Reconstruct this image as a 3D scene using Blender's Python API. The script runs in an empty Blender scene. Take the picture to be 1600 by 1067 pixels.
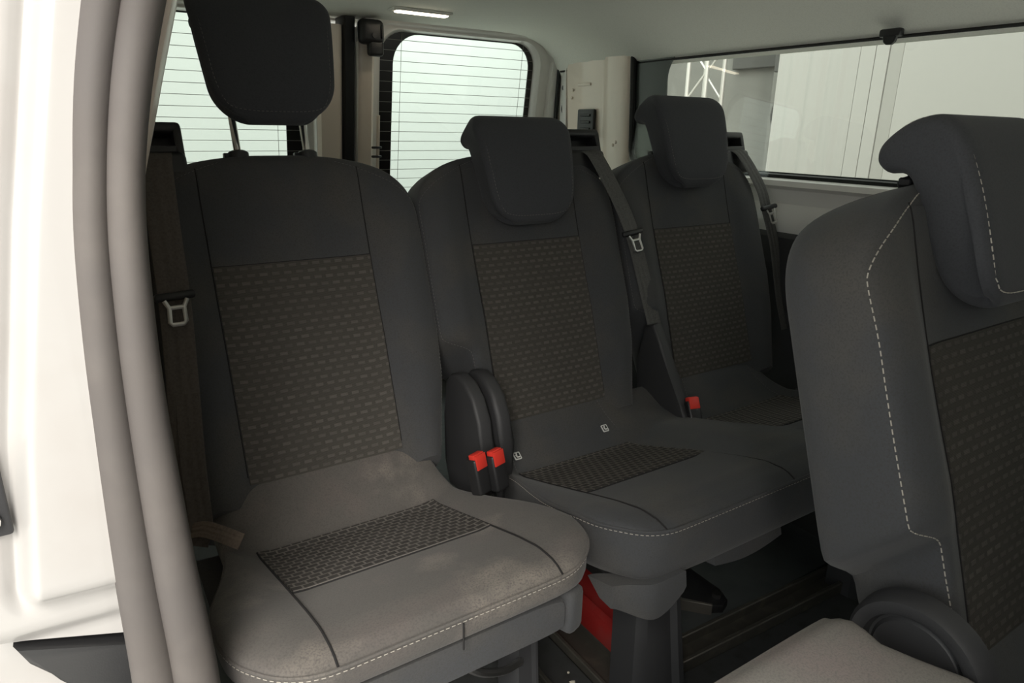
import bpy, bmesh, math, random
from mathutils import Vector, Matrix
random.seed(7)
scene = bpy.context.scene
COL = scene.collection

# ------------------------------------------------------------------ camera
cam_d = bpy.data.cameras.new('camera'); cam = bpy.data.objects.new('camera', cam_d); COL.objects.link(cam)
cam_d.sensor_fit = 'HORIZONTAL'; cam_d.sensor_width = 36.0; cam_d.lens = 23.625; cam_d.clip_start = 0.02
Mx = Vector((0.8408, -0.5411, 0.0166)).normalized()
Mz = Vector((0.5200, 0.7988, -0.3023)); Mz = (Mz - Mx*Mz.dot(Mx)).normalized()
My = Mz.cross(Mx)
cam.matrix_world = Matrix(((Mx.x, -My.x, -Mz.x, -0.3153), (Mx.y, -My.y, -Mz.y, -1.0723), (Mx.z, -My.z, -Mz.z, 0.9856), (0, 0, 0, 1)))
scene.camera = cam

# ------------------------------------------------------------------ light
world = bpy.data.worlds.new('world'); scene.world = world; world.use_nodes = True
bg = world.node_tree.nodes['Background']; bg.inputs[0].default_value = (0.955, 1.0, 0.985, 1); bg.inputs[1].default_value = 1.2
def area(name, loc, target, sx, sy, power, col=(1, 1, 1)):
    l = bpy.data.lights.new(name, 'AREA'); l.shape = 'RECTANGLE'; l.size = sx; l.size_y = sy; l.energy = power; l.color = col
    o = bpy.data.objects.new(name, l); COL.objects.link(o); o.location = loc
    o.rotation_euler = (Vector(target) - Vector(loc)).to_track_quat('-Z', 'Y').to_euler()
    return o
area('hall_light_door', (-1.9, -4.0, 2.6), (0.1, -0.3, 0.5), 2.0, 1.6, 140, (1, 0.95, 0.88))
area('fill_light_above', (-1.7, -2.6, 3.4), (-0.6, -0.9, 0.0), 1.4, 1.6, 165, (1, 0.95, 0.88))  # added lamp, brightens the near cushion and, off the ground, the ceiling
area('hall_light_rear', (2.0, 2.3, 2.9), (2.0, 3.2, 0.9), 1.6, 0.8, 56, (0.94, 1.0, 0.97))
area('hall_light_side', (2.2, 0.8, 2.9), (3.2, 1.2, 0.8), 0.8, 2.6, 6, (1, 0.99, 0.94))
vs = scene.view_settings
vs.view_transform = 'Standard'; vs.look = 'None'; vs.exposure = 0.0; vs.gamma = 1.0; vs.use_curve_mapping = False

# ------------------------------------------------------------------ materials
MAT = {}
def mat(name, col, rough=0.6, metal=0.0, spec=0.5, noise=None, bump=None, sheen=0.0, coat=0.0):
    m = bpy.data.materials.new(name); m.use_nodes = True; nt = m.node_tree; b = nt.nodes['Principled BSDF']
    b.inputs['Base Color'].default_value = (*col, 1); b.inputs['Roughness'].default_value = rough
    b.inputs['Metallic'].default_value = metal; b.inputs['Specular IOR Level'].default_value = spec
    b.inputs['Sheen Weight'].default_value = sheen; b.inputs['Coat Weight'].default_value = coat
    tc = nt.nodes.new('ShaderNodeTexCoord')
    if noise:                                    # list of (scale, colour, low, high)
        prev = None
        for k, (sc, c2, lo, hi) in enumerate(noise):
            n = nt.nodes.new('ShaderNodeTexNoise'); n.inputs['Scale'].default_value = sc; n.inputs['Detail'].default_value = 5
            nt.links.new(tc.outputs['Object'], n.inputs['Vector'])
            r = nt.nodes.new('ShaderNodeMapRange'); r.inputs[1].default_value = lo; r.inputs[2].default_value = hi
            nt.links.new(n.outputs['Fac'], r.inputs[0])
            x = nt.nodes.new('ShaderNodeMix'); x.data_type = 'RGBA'
            nt.links.new(r.outputs[0], x.inputs[0]); x.inputs[7].default_value = (*c2, 1)
            if prev is None: x.inputs[6].default_value = (*col, 1)
            else: nt.links.new(prev, x.inputs[6])
            prev = x.outputs[2]
        nt.links.new(prev, b.inputs['Base Color'])
    if bump:
        n = nt.nodes.new('ShaderNodeTexNoise'); n.inputs['Scale'].default_value = bump[0]; n.inputs['Detail'].default_value = 3
        nt.links.new(tc.outputs['Object'], n.inputs['Vector'])
        bp = nt.nodes.new('ShaderNodeBump'); bp.inputs['Strength'].default_value = bump[1]; bp.inputs['Distance'].default_value = 0.001
        nt.links.new(n.outputs['Fac'], bp.inputs['Height']); nt.links.new(bp.outputs[0], b.inputs['Normal'])
    MAT[name] = m
    return m

def weave(name, ground, thread, bw, bh, mortar, invert=False):
    m = bpy.data.materials.new(name); m.use_nodes = True; nt = m.node_tree; b = nt.nodes['Principled BSDF']
    b.inputs['Roughness'].default_value = 0.9; b.inputs['Specular IOR Level'].default_value = 0.25
    uv = nt.nodes.new('ShaderNodeUVMap'); uv.uv_map = 'UVMap'
    br = nt.nodes.new('ShaderNodeTexBrick'); br.offset = 0.5; br.squash = 1.0
    br.inputs['Scale'].default_value = 1.0; br.inputs['Brick Width'].default_value = bw; br.inputs['Row Height'].default_value = bh
    br.inputs['Mortar Size'].default_value = mortar; br.inputs['Mortar Smooth'].default_value = 0.3
    br.inputs['Color1'].default_value = (*thread, 1); br.inputs['Color2'].default_value = (*[c*0.8 for c in thread], 1); br.inputs['Mortar'].default_value = (*ground, 1)
    nt.links.new(uv.outputs[0], br.inputs['Vector'])
    fine = nt.nodes.new('ShaderNodeTexWave'); fine.wave_type = 'BANDS'; fine.bands_direction = 'Y'; fine.inputs['Scale'].default_value = 180
    nt.links.new(uv.outputs[0], fine.inputs['Vector'])
    mr = nt.nodes.new('ShaderNodeMapRange'); mr.inputs[3].default_value = 0.75; mr.inputs[4].default_value = 1.15
    nt.links.new(fine.outputs['Fac'], mr.inputs[0])
    x = nt.nodes.new('ShaderNodeMix'); x.data_type = 'RGBA'; x.blend_type = 'MULTIPLY'; x.inputs[0].default_value = 1
    nt.links.new(br.outputs['Color'], x.inputs[6]); nt.links.new(mr.outputs[0], x.inputs[7])
    nt.links.new(x.outputs[2], b.inputs['Base Color'])
    bp = nt.nodes.new('ShaderNodeBump'); bp.inputs['Strength'].default_value = 0.6; bp.inputs['Distance'].default_value = 0.001; bp.invert = not invert
    nt.links.new(br.outputs['Fac'], bp.inputs['Height']); nt.links.new(bp.outputs[0], b.inputs['Normal'])
    MAT[name] = m

FAB = (0.061, 0.063, 0.067)
mat('fabric', FAB, 0.92, spec=0.25, noise=[(9, (0.083, 0.078, 0.071), 0.45, 0.75), (420, (0.052, 0.051, 0.050), 0.45, 0.8)], bump=(900, 0.25), sheen=0.12)
mat('fabric_head', (0.058, 0.060, 0.066), 0.92, spec=0.25, noise=[(420, (0.045, 0.047, 0.051), 0.45, 0.8)], bump=(900, 0.25), sheen=0.1)
mat('fabric_dusty', (0.108, 0.100, 0.092), 0.95, spec=0.2, noise=[(14, (0.125, 0.108, 0.100), 0.5, 0.72), (7.0, (0.20, 0.178, 0.155), 0.56, 0.72), (420, (0.080, 0.074, 0.070), 0.45, 0.8)], bump=(900, 0.25), sheen=0.12)
mat('fabric_folded', (0.25, 0.235, 0.215), 0.95, spec=0.2, noise=[(10, (0.27, 0.225, 0.215), 0.45, 0.7), (500, (0.18, 0.17, 0.16), 0.45, 0.8)], bump=(1200, 0.3))
weave('weave_back', (0.068, 0.063, 0.055), (0.110, 0.101, 0.090), 0.0205, 0.0128, 0.0042)
weave('weave_cushion', (0.165, 0.152, 0.138), (0.066, 0.061, 0.057), 0.0165, 0.0140, 0.0017, True)
mat('seam', (0.014, 0.013, 0.013), 0.9)
mat('thread', (0.42, 0.39, 0.34), 0.8)
mat('thread_dim', (0.14, 0.135, 0.13), 0.85)
mat('plastic_black', (0.020, 0.020, 0.021), 0.42, bump=(600, 0.08))
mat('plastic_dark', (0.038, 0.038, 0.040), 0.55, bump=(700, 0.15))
mat('rubber', (0.010, 0.010, 0.010), 0.6)
mat('seal_dusty', (0.112, 0.099, 0.092), 0.75, noise=[(16, (0.138, 0.123, 0.113), 0.45, 0.75), (5, (0.105, 0.095, 0.092), 0.5, 0.75)], bump=(300, 0.1))
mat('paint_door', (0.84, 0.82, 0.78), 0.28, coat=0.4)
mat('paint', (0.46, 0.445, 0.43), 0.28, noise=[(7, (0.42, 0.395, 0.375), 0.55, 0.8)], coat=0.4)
mat('paint_inner', (0.85, 0.735, 0.63), 0.32, noise=[(5, (0.80, 0.71, 0.62), 0.45, 0.75)], coat=0.4)
mat('headliner', (0.86, 0.86, 0.79), 0.95, noise=[(300, (0.80, 0.80, 0.73), 0.45, 0.7)], bump=(500, 0.15))
mat('chrome', (0.75, 0.75, 0.74), 0.18, metal=1)
mat('steel', (0.55, 0.54, 0.52), 0.35, metal=1)
mat('webbing', (0.115, 0.098, 0.086), 0.85, noise=[(260, (0.085, 0.072, 0.064), 0.4, 0.7)], bump=(900, 0.3))
mat('webbing_grey', (0.105, 0.103, 0.098), 0.85, noise=[(260, (0.075, 0.073, 0.070), 0.4, 0.7)], bump=(900, 0.3))
mat('webbing_tan', (0.19, 0.15, 0.12), 0.85, noise=[(260, (0.14, 0.11, 0.09), 0.4, 0.7)], bump=(900, 0.3))
mat('red_plastic', (0.72, 0.045, 0.03), 0.4)
mat('red_case', (0.33, 0.02, 0.018), 0.45, noise=[(18, (0.30, 0.05, 0.045), 0.5, 0.75)])
mat('floor_mat', (0.045, 0.046, 0.046), 0.7, noise=[(30, (0.026, 0.025, 0.023), 0.5, 0.75)], bump=(250, 0.2))
mat('floor_panel', (0.075, 0.082, 0.082), 0.65, noise=[(20, (0.06, 0.066, 0.066), 0.45, 0.7)])
mat('lit_edge', (0.16, 0.15, 0.13), 0.4, metal=0.3)  # paler colour for light caught on the bracket edge
mat('rail_metal', (0.10, 0.094, 0.080), 0.5, metal=0.4, noise=[(30, (0.15, 0.135, 0.11), 0.5, 0.75)])
mat('label_white', (0.75, 0.75, 0.72), 0.6)
mat('frit', (0.012, 0.010, 0.009), 0.35)
mat('frit_grey', (0.055, 0.066, 0.060), 0.3)
mat('wire', (0.30, 0.30, 0.28), 0.6)
mat('crumb', (0.75, 0.70, 0.58), 0.8)
mat('hall_white', (0.415, 0.41, 0.385), 0.8)
mat('hall_white_cool', (0.52, 0.53, 0.505), 0.8)
mat('hall_grey', (0.23, 0.225, 0.205), 0.8, noise=[(3, (0.19, 0.185, 0.17), 0.4, 0.7)])
mat('hall_mid', (0.36, 0.355, 0.33), 0.8)
mat('hall_line', (0.10, 0.09, 0.08), 0.7)
mat('hall_dark', (0.10, 0.098, 0.092), 0.8)
mat('hall_floor', (0.82, 0.80, 0.76), 0.6)
mat('alu', (0.62, 0.60, 0.56), 0.4, metal=0.3)
def emit(name, col, s):
    m = bpy.data.materials.new(name); m.use_nodes = True; nt = m.node_tree; b = nt.nodes['Principled BSDF']
    b.inputs['Base Color'].default_value = (*col, 1); b.inputs['Emission Color'].default_value = (*col, 1); b.inputs['Emission Strength'].default_value = s
    MAT[name] = m
emit('lamp_glow', (1.0, 0.86, 0.66), 9.0)
def glass(name, tint, refl):
    m = bpy.data.materials.new(name); m.use_nodes = True; nt = m.node_tree
    for n in list(nt.nodes): nt.nodes.remove(n)
    out = nt.nodes.new('ShaderNodeOutputMaterial'); t = nt.nodes.new('ShaderNodeBsdfTransparent'); g = nt.nodes.new('ShaderNodeBsdfGlossy')
    t.inputs[0].default_value = (*tint, 1); g.inputs['Roughness'].default_value = 0.02
    mx = nt.nodes.new('ShaderNodeMixShader'); mx.inputs[0].default_value = refl
    nt.links.new(t.outputs[0], mx.inputs[1]); nt.links.new(g.outputs[0], mx.inputs[2]); nt.links.new(mx.outputs[0], out.inputs[0])
    MAT[name] = m
glass('glass_rear', (0.94, 0.99, 0.965), 0.02)
glass('glass_side', (0.93, 0.95, 0.92), 0.035)

# ------------------------------------------------------------------ helpers
def tag(o, label=None, cat=None, group=None, kind=None):
    if label: o['label'] = label
    if cat: o['category'] = cat
    if group: o['group'] = group
    if kind: o['kind'] = kind
    return o
def empty(name, loc=(0, 0, 0)):
    o = bpy.data.objects.new(name, None); o.location = loc; o.empty_display_size = 0.05; COL.objects.link(o); return o
def link(name, bm, m, parent=None, smooth=True, matrix=None):
    bmesh.ops.recalc_face_normals(bm, faces=bm.faces[:])
    me = bpy.data.meshes.new(name); bm.to_mesh(me); bm.free()
    if smooth:
        for p in me.polygons: p.use_smooth = True
    me.materials.append(MAT[m])
    o = bpy.data.objects.new(name, me); COL.objects.link(o)
    if parent is not None:
        o.parent = parent; bpy.context.view_layer.update() if False else None
        o.matrix_parent_inverse = Matrix.Translation(-parent_loc(parent))
    if smooth: me.set_sharp_from_angle(angle=math.radians(42))
    return o
def parent_loc(p):
    v = Vector(p.location)
    if p.parent is not None and p.type == 'MESH': v = Vector((0, 0, 0))
    if p.type == 'MESH': v = Vector((0, 0, 0))
    return v
def V(*a): return Vector(a)
def lerp(a, b, t): return a + (b - a)*t
def sst(x, a, b):
    t = min(1, max(0, (x - a)/(b - a))); return t*t*(3 - 2*t)
def curve_at(pts, x):                            # piecewise smooth interpolation on (x, y) pairs
    if x <= pts[0][0]: return pts[0][1]
    for (x0, y0), (x1, y1) in zip(pts, pts[1:]):
        if x <= x1:
            t = (x - x0)/(x1 - x0); return lerp(y0, y1, t)
    return pts[-1][1]
def catmull(pts, n=8, closed=False):
    pts = [Vector(p) for p in pts]; out = []
    N = len(pts); rng = range(N if closed else N - 1)
    for i in rng:
        p1, p2 = pts[i], pts[(i + 1) % N]
        p0 = pts[(i - 1) % N] if closed or i > 0 else p1*2 - p2
        p3 = pts[(i + 2) % N] if closed or i < N - 2 else p2*2 - p1
        for k in range(n):
            t = k/n
            out.append(0.5*((2*p1) + (p2 - p0)*t + (2*p0 - 5*p1 + 4*p2 - p3)*t*t + (3*p1 - p0 - 3*p2 + p3)*t**3))
    if not closed: out.append(pts[-1])
    return out
def add_box(bm, c, s, bev=0.0, seg=2, rot=None):
    r = bmesh.ops.create_cube(bm, size=1.0); vs_ = r['verts']
    m = Matrix.Diagonal((s[0], s[1], s[2], 1))
    bmesh.ops.transform(bm, matrix=m, verts=vs_)
    if bev > 0:
        es = list({e for v in vs_ for e in v.link_edges})
        rb = bmesh.ops.bevel(bm, geom=es, offset=bev, segments=seg, profile=0.5, affect='EDGES')
        vs_ = list({v for f in rb['faces'] for v in f.verts} | {v for v in vs_ if v.is_valid})
    m = Matrix.Translation(Vector(c))
    if rot is not None: m = m @ rot.to_4x4()
    bmesh.ops.transform(bm, matrix=m, verts=vs_)
    return vs_
def box(name, c, s, m, parent=None, bev=0.0, seg=2, rot=None):
    bm = bmesh.new(); add_box(bm, c, s, bev, seg, rot); return link(name, bm, m, parent)
def add_tube(bm, pts, r, n=8, r2=None, closed=False, up=None):
    """sweep an ellipse; r along 'side', r2 along 'up'"""
    pts = [Vector(p) for p in pts]; N = len(pts); rings = []
    r2 = r2 if r2 is not None else r
    u = None
    for i, p in enumerate(pts):
        if closed: t = pts[(i + 1) % N] - pts[i - 1]
        else: t = pts[min(i + 1, N - 1)] - pts[max(i - 1, 0)]
        t.normalize()
        if up is not None: u = Vector(up)
        elif u is None: u = Vector((0, 0, 1)) if abs(t.z) < 0.9 else Vector((1, 0, 0))
        u = (u - t*u.dot(t)).normalized(); s = t.cross(u)
        rr = r(i/(N - 1)) if callable(r) else r
        rr2 = r2(i/(N - 1)) if callable(r2) else r2
        rings.append([bm.verts.new(p + s*math.cos(2*math.pi*k/n)*rr + u*math.sin(2*math.pi*k/n)*rr2) for k in range(n)])
    for i in range(N if closed else N - 1):
        a, b = rings[i], rings[(i + 1) % N]
        for k in range(n): bm.faces.new((a[k], a[(k + 1) % n], b[(k + 1) % n], b[k]))
    if not closed:
        bm.faces.new(rings[0][::-1]); bm.faces.new(rings[-1])
def tube(name, pts, r, m, parent=None, n=8, r2=None, closed=False, up=None):
    bm = bmesh.new(); add_tube(bm, pts, r, n, r2, closed, up); return link(name, bm, m, parent)
def prism(name, prof, axis, lo, hi, m, parent=None, bev=0.0, seg=2):
    """prof: 2-D points in the other two axes (cyclic order x,y,z)"""
    bm = bmesh.new()
    def mk(p, h):
        if axis == 'x': return (h, p[0], p[1])
        if axis == 'y': return (p[0], h, p[1])
        return (p[0], p[1], h)
    a = [bm.verts.new(mk(p, lo)) for p in prof]; b = [bm.verts.new(mk(p, hi)) for p in prof]
    n = len(prof)
    fa = bm.faces.new(a); fb = bm.faces.new(b[::-1])
    for i in range(n): bm.faces.new((a[i], b[i], b[(i + 1) % n], a[(i + 1) % n]))
    if bev > 0:
        es = list(set(fa.edges) | set(fb.edges))
        bmesh.ops.bevel(bm, geom=es, offset=bev, segments=seg, profile=0.5, affect='EDGES')
    return link(name, bm, m, parent)
def ribbon(name, pts, wdir, width, thick, m, parent=None, smooth_n=6):
    """flat strap: pts centre line, wdir list or single width direction"""
    P = [Vector(p) for p in pts]
    D = [Vector(d) for d in wdir] if isinstance(wdir, list) else [Vector(wdir)]*len(P)
    if smooth_n > 1:
        P = catmull(P, smooth_n); D = catmull(D, smooth_n)
    bm = bmesh.new(); rings = []
    for i, p in enumerate(P):
        t = (P[min(i + 1, len(P) - 1)] - P[max(i - 1, 0)]).normalized()
        w = (D[i] - t*D[i].dot(t)).normalized(); nn = t.cross(w)
        row = []
        for s, h in ((-1, 0), (-.96, 1), (-.5, 1.25), (-.45, .6), (-.15, .6), (-.1, 1.25), (.1, 1.25), (.15, .6), (.45, .6), (.5, 1.25), (.96, 1), (1, 0), (.96, -1), (0, -1), (-.96, -1)):
            row.append(bm.verts.new(p + w*(s*width/2) + nn*(h*thick/2)))
        rings.append(row)
    for a, b in zip(rings, rings[1:]):
        for k in range(len(a)): bm.faces.new((a[k], a[(k + 1) % len(a)], b[(k + 1) % len(a)], b[k]))
    bm.faces.new(rings[0][::-1]); bm.faces.new(rings[-1])
    return link(name, bm, m, parent)
def rrect(x0, x1, z0, z1, r, n=8):
    rs = r if isinstance(r, (list, tuple)) else [r]*4       # order: (x1,z1) (x0,z1) (x0,z0) (x1,z0)
    out = []
    for (cx, cz, a0), rr in zip(((x1, z1, 0), (x0, z1, 90), (x0, z0, 180), (x1, z0, 270)), rs):
        ccx = cx - rr if a0 in (0, 270) else cx + rr; ccz = cz - rr if a0 in (0, 90) else cz + rr
        for k in range(n + 1):
            a = math.radians(a0 + 90*k/n); out.append((ccx + rr*math.cos(a), ccz + rr*math.sin(a)))
    return out
def ring_plate(bm, outer, inner, f_front, f_back, bulge=None):
    """plate with a hole: outer/inner 2-D loops of the same length, f(p) -> 3-D; bulge: list of (t, depth01) rows between outer and inner on the front"""
    n = len(outer)
    rows = [[bm.verts.new(f_back(p)) for p in outer]]
    for t, dd in (bulge or [(0, 0), (1, 0)]):
        row = []
        for o, i in zip(outer, inner):
            p = (lerp(o[0], i[0], t), lerp(o[1], i[1], t)); a = f_front(p); b = f_back(p)
            row.append(bm.verts.new(Vector(a).lerp(Vector(b), dd)))
        rows.append(row)
    rows.append([bm.verts.new(f_back(p)) for p in inner])
    for a, b in zip(rows, rows[1:]):
        for k in range(n): bm.faces.new((a[k], a[(k + 1) % n], b[(k + 1) % n], b[k]))
    a, b = rows[-1], rows[0]
    for k in range(n): bm.faces.new((a[k], a[(k + 1) % n], b[(k + 1) % n], b[k]))
def stitches(name, pts, m, parent, length=0.0052, gap=0.0030, w=0.0013, kind=True):
    pts = [Vector(p) for p in pts]; bm = bmesh.new()
    cum = [0]
    for a, b in zip(pts, pts[1:]): cum.append(cum[-1] + (b - a).length)
    def P(s):
        lo, hi = 0, len(cum) - 1
        while hi - lo > 1:
            md = (lo + hi)//2
            if cum[md] <= s: lo = md
            else: hi = md
        d = cum[hi] - cum[lo]
        return pts[lo].lerp(pts[hi], (s - cum[lo])/d if d > 1e-9 else 0)
    s = 0
    while s + length < cum[-1]:
        a, b = P(s), P(s + length); t = (b - a)
        if t.length > 1e-6:
            add_tube(bm, [a, (a + b)/2, b], w/2, 5)
        s += length + gap
    o = link(name, bm, m, parent)
    if kind: o['kind'] = 'stuff'
    return o

# ------------------------------------------------------------------ pads (soft upholstered volumes)
SROW = [0, .1, .2, .3, .4, .48, .54, .58, .62, .66, .70, .75, .8, .85, .89, .92, .945, .965, .98, .99, .997, 1.0]
class Pad:
    def __init__(s, O, A, U, N, wl, wr, mid, front, back, k, pf=5, pb=5, shear=None):
        s.O, s.A, s.U, s.N = map(Vector, (O, A, U, N)); s.wl, s.wr, s.mid, s.front, s.back, s.k, s.pf, s.pb, s.shear = wl, wr, mid, front, back, k, pf, pb, shear
    def pt(s, a, b, d):
        if s.shear: b = b + s.shear(b)*d
        return s.O + s.A*a + s.U*b + s.N*d
    def e(s, q, p): return max(0.0, 1 - abs(q)**p)**(1/p)
    def top(s, q, b, off=0):
        w = s.wr(b) if q >= 0 else s.wl(b); a = q*w
        d = s.mid(b) + (s.front(a, b) - s.mid(b))*s.e(q, s.pf)*s.k(b)
        return s.pt(a, b, d + off)
    def bot(s, q, b):
        w = s.wr(b) if q >= 0 else s.wl(b); a = q*w
        d = s.mid(b) + (s.back(b) - s.mid(b))*s.e(q, s.pb)*s.k(b)
        return s.pt(a, b, d)
    def surf(s, a, b, off=0):
        w = s.wr(b) if a >= 0 else s.wl(b)
        return s.top(max(-1, min(1, a/max(w, 1e-6))), b, off)
    def build(s, name, rows, m, parent):
        bm = bmesh.new(); qs = [-q for q in SROW[::-1]] + SROW[1:]; bq = [q for q in qs if abs(q) < 1][::-2]
        rings = []
        for b in rows:
            rings.append([bm.verts.new(s.top(q, b)) for q in qs] + [bm.verts.new(s.bot(q, b)) for q in bq])
        n = len(rings[0])
        for x, y in zip(rings, rings[1:]):
            for i in range(n): bm.faces.new((x[i], x[(i + 1) % n], y[(i + 1) % n], y[i]))
        bm.faces.new(rings[0][::-1]); bm.faces.new(rings[-1])
        bmesh.ops.remove_doubles(bm, verts=bm.verts[:], dist=1e-5)
        return link(name, bm, m, parent)
    def patch(s, name, a0, a1, b0, b1, m, parent, off=0.0032, na=14, nb=22, fa=None):
        """conforming sheet with its own thickness; UV in metres"""
        bm = bmesh.new(); uvl = bm.loops.layers.uv.new('UVMap'); g = []; co = {}
        for j in range(nb + 1):
            row = []
            for i in range(na + 1):
                b = lerp(b0, b1, j/nb); f = fa(b) if fa else (a0, a1); a = lerp(f[0], f[1], i/na)
                v = bm.verts.new(s.surf(a, b, off)); co[v] = (a + 1, b + 1); row.append(v)
            g.append(row)
        lower = [[bm.verts.new(v.co - s.N*0.006) for v in row] for row in g]
        for r0, r1 in zip(g, lower):
            for v, w in zip(r0, r1): co[w] = co[v]
        fs = []
        for j in range(nb):
            for i in range(na): fs.append(bm.faces.new((g[j][i], g[j][i+1], g[j+1][i+1], g[j+1][i])))
        edge = [g[0][i] for i in range(na+1)] + [g[j][na] for j in range(1, nb+1)] + [g[nb][i] for i in range(na-1, -1, -1)] + [g[j][0] for j in range(nb-1, 0, -1)]
        low = [lower[0][i] for i in range(na+1)] + [lower[j][na] for j in range(1, nb+1)] + [lower[nb][i] for i in range(na-1, -1, -1)] + [lower[j][0] for j in range(nb-1, 0, -1)]
        for i in range(len(edge)): fs.append(bm.faces.new((edge[i], low[i], low[(i+1) % len(edge)], edge[(i+1) % len(edge)])))
        for f in fs:
            for l in f.loops: l[uvl].uv = co[l.vert]
        return link(name, bm, m, parent)

TH = math.radians(18.27)
BU = (0, math.sin(TH), math.cos(TH)); BN = (0, -math.cos(TH), math.sin(TH))
TOPB = 0.548
def kroll(b, end, r, p=2.4):
    t = (b - (end - r))/r
    return 1.0 if t <= 0 else max(0.0, 1 - min(1, t)**p)**(1/p)
def rows_to(b0, b1, n, tail):
    body = [lerp(b0, b1 - tail, i/n) for i in range(n)]
    return body + [b1 - tail*(1 - math.sin(i/14*math.pi/2)) for i in range(15)]

def seat_back(root, cx, y0, notch, raise_h, headname='headrest', guide_side=None, wscale=1.0):
    """backrest with its woven panel, seams, headrest; everything a part of root"""
    O = (cx, y0, 0.42)
    def w0(b):
        W = curve_at([(-.06, .212), (0, .222), (.10, .241), (.2, .247), (.40, .246)], b)
        if b > .40:
            t = min(1, (b - .40)/(TOPB - .40)); W = .246*max(0.0, 1 - t**3.2)**(1/2.2)
        return W
    def wl(b): return w0(b) - (0.062*(1 - sst(b, .135, .175)) if notch == 'left' else 0)
    def wr(b): return w0(b) - (0.062*(1 - sst(b, .135, .175)) if notch == 'right' else 0)
    def front(a, b):
        bol = 0.026*sst(abs(a), .128, .20)*(1 - sst(b, .36, .52)*.7)
        lum = -0.010*math.sin(max(0, min(1, (b - .2)/.35))*math.pi)
        return bol + lum*0.6 + 0.004*sst(abs(a), .1, .14)
    pad = Pad(O, (1, 0, 0), BU, BN, wl, wr, lambda b: -0.030, front, lambda b: -0.138, lambda b: kroll(b, TOPB, .05), 6, 4,
              shear=lambda b: 0.62*(1 - sst(b, .12, .36)))
    rows = [-.05, -.035, -.02, 0, .03, .06, .09, .115, .13, .14, .148, .155, .162, .17, .18, .2, .23, .26, .29, .32, .35, .38] + [.40 + (TOPB - .40)*math.sin(i/24*math.pi/2) for i in range(25)]
    back = pad.build('backrest', rows, 'fabric', root)
    panel = pad.patch('woven_panel', -.136, .136, -.014, .356, 'weave_back', root, na=18, nb=24)
    tag(panel, 'woven grey backrest panel')
    pad.patch('upper_panel', -.136, .136, .3575, .515, 'fabric', root, off=.0012, na=12, nb=10)
    for s in (-1, 1):
        tube('seam', [pad.surf(s*.1375, b, .0006) for b in [0.0 + .52*i/24 for i in range(25)]], .0010, 'seam', root, n=5)
    tube('seam', [pad.surf(-.136 + .272*i/12, .3567, .001) for i in range(13)], .0010, 'seam', root, n=5)
    # side seams along the bolster edge
    for s in (-1, 1):
        pts = [pad.top(s*(.986 - .5*sst(b, .44, .60)), b, .0008) for b in [-.03 + (.532 + .03)*i/110 for i in range(111)]]
        stitches('stitching', pts, 'thread' if (y0 < -.5) else 'thread_dim', root, *((.0058, .0034, .0016) if y0 < -.5 else (.004, .003, .0009)))
    # headrest -----------------------------------------------------------
    prof = [(.012, .392), (.030, .386), (.045, .394), (.055, .42), (.060, .47), (.060, .53), (.054, .578), (.036, .606), (.008, .616), (-.022, .613), (-.046, .600), (-.053, .580),
            (-.044, .564), (-.028, .559), (-.016, .548), (-.012, .52), (-.008, .47), (-.002, .42)]
    pr = [Vector((d, b, 0)) for d, b in prof]; pr = catmull(pr, 7, True)
    cen = Vector((sum(p.x for p in pr)/len(pr), sum(p.y for p in pr)/len(pr), 0))
    hr = bmesh.new(); rings = []
    def hw(b):
        w = curve_at([(.386, .098), (.42, .1015), (.47, .107), (.53, .1135), (.57, .1175), (.62, .119)], b)
        if b < .452: t = max(0, min(1, (.452 - b)/.0675)); w -= .060*(1 - math.sqrt(max(0, 1 - t*t)))
        if b > .575: t = (b - .575)/.042; w -= .014*max(0, min(1, t))**2
        return w
    sl = [0, .25, .5, .7, .82, .89, .93, .96, .98, .993, 1.0]; ss = [-q for q in sl[::-1]] + sl[1:]
    Ov, Uv, Nv = Vector(O), Vector(BU), Vector(BN)
    for q in ss:
        ring = []
        ins = 0.014*(1 - max(0, 1 - max(0, (abs(q) - .80)/.20)**2.2)**(1/2.2))
        for i, p in enumerate(pr):
            tn = pr[(i + 1) % len(pr)] - pr[i - 1]; nn = Vector((tn.y, -tn.x, 0)).normalized()
            if nn.dot(p - Vector((.028, p.y, 0))) < 0 and .40 < p.y < .53 : nn = Vector((1 if p.x < .03 else -1, 0, 0))*-1
            nrm = Vector((tn.y, -tn.x, 0)).normalized()
            pp = p - nrm*ins
            a = q*hw(p.y)*(1 - .13*sst(-p.x, -.03, .05))
            ring.append(hr.verts.new(Ov + Vector((1, 0, 0))*a + Uv*(pp.y + raise_h) + Nv*pp.x))
        rings.append(ring)
    n = len(pr)
    for x, y in zip(rings, rings[1:]):
        for i in range(n): hr.faces.new((x[i], x[(i + 1) % n], y[(i + 1) % n], y[i]))
    hr.faces.new(rings[0][::-1]); hr.faces.new(rings[-1])
    head = link('headrest', hr, 'fabric_head', root)
    def hp(q, d, b, off=.0006):
        return Ov + Vector((1, 0, 0))*(q*hw(b)*(1 - .13*sst(-d, -.03, .05))) + Uv*(b + raise_h) + Nv*(d + off)
    # seam round the front face
    ftop = [(.0595, .53), (.0535, .575), (.036, .603), (.008, .614), (-.02, .611), (-.042, .597)]
    fl = [(.0545, .42), (.0592, .45), (.0600, .49)] + ftop
    q = .90
    left = catmull([hp(-q, d - .0035, b, .002) for d, b in fl[::-1]], 5); right = catmull([hp(q, d - .0035, b, .002) for d, b in fl], 5)
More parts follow.
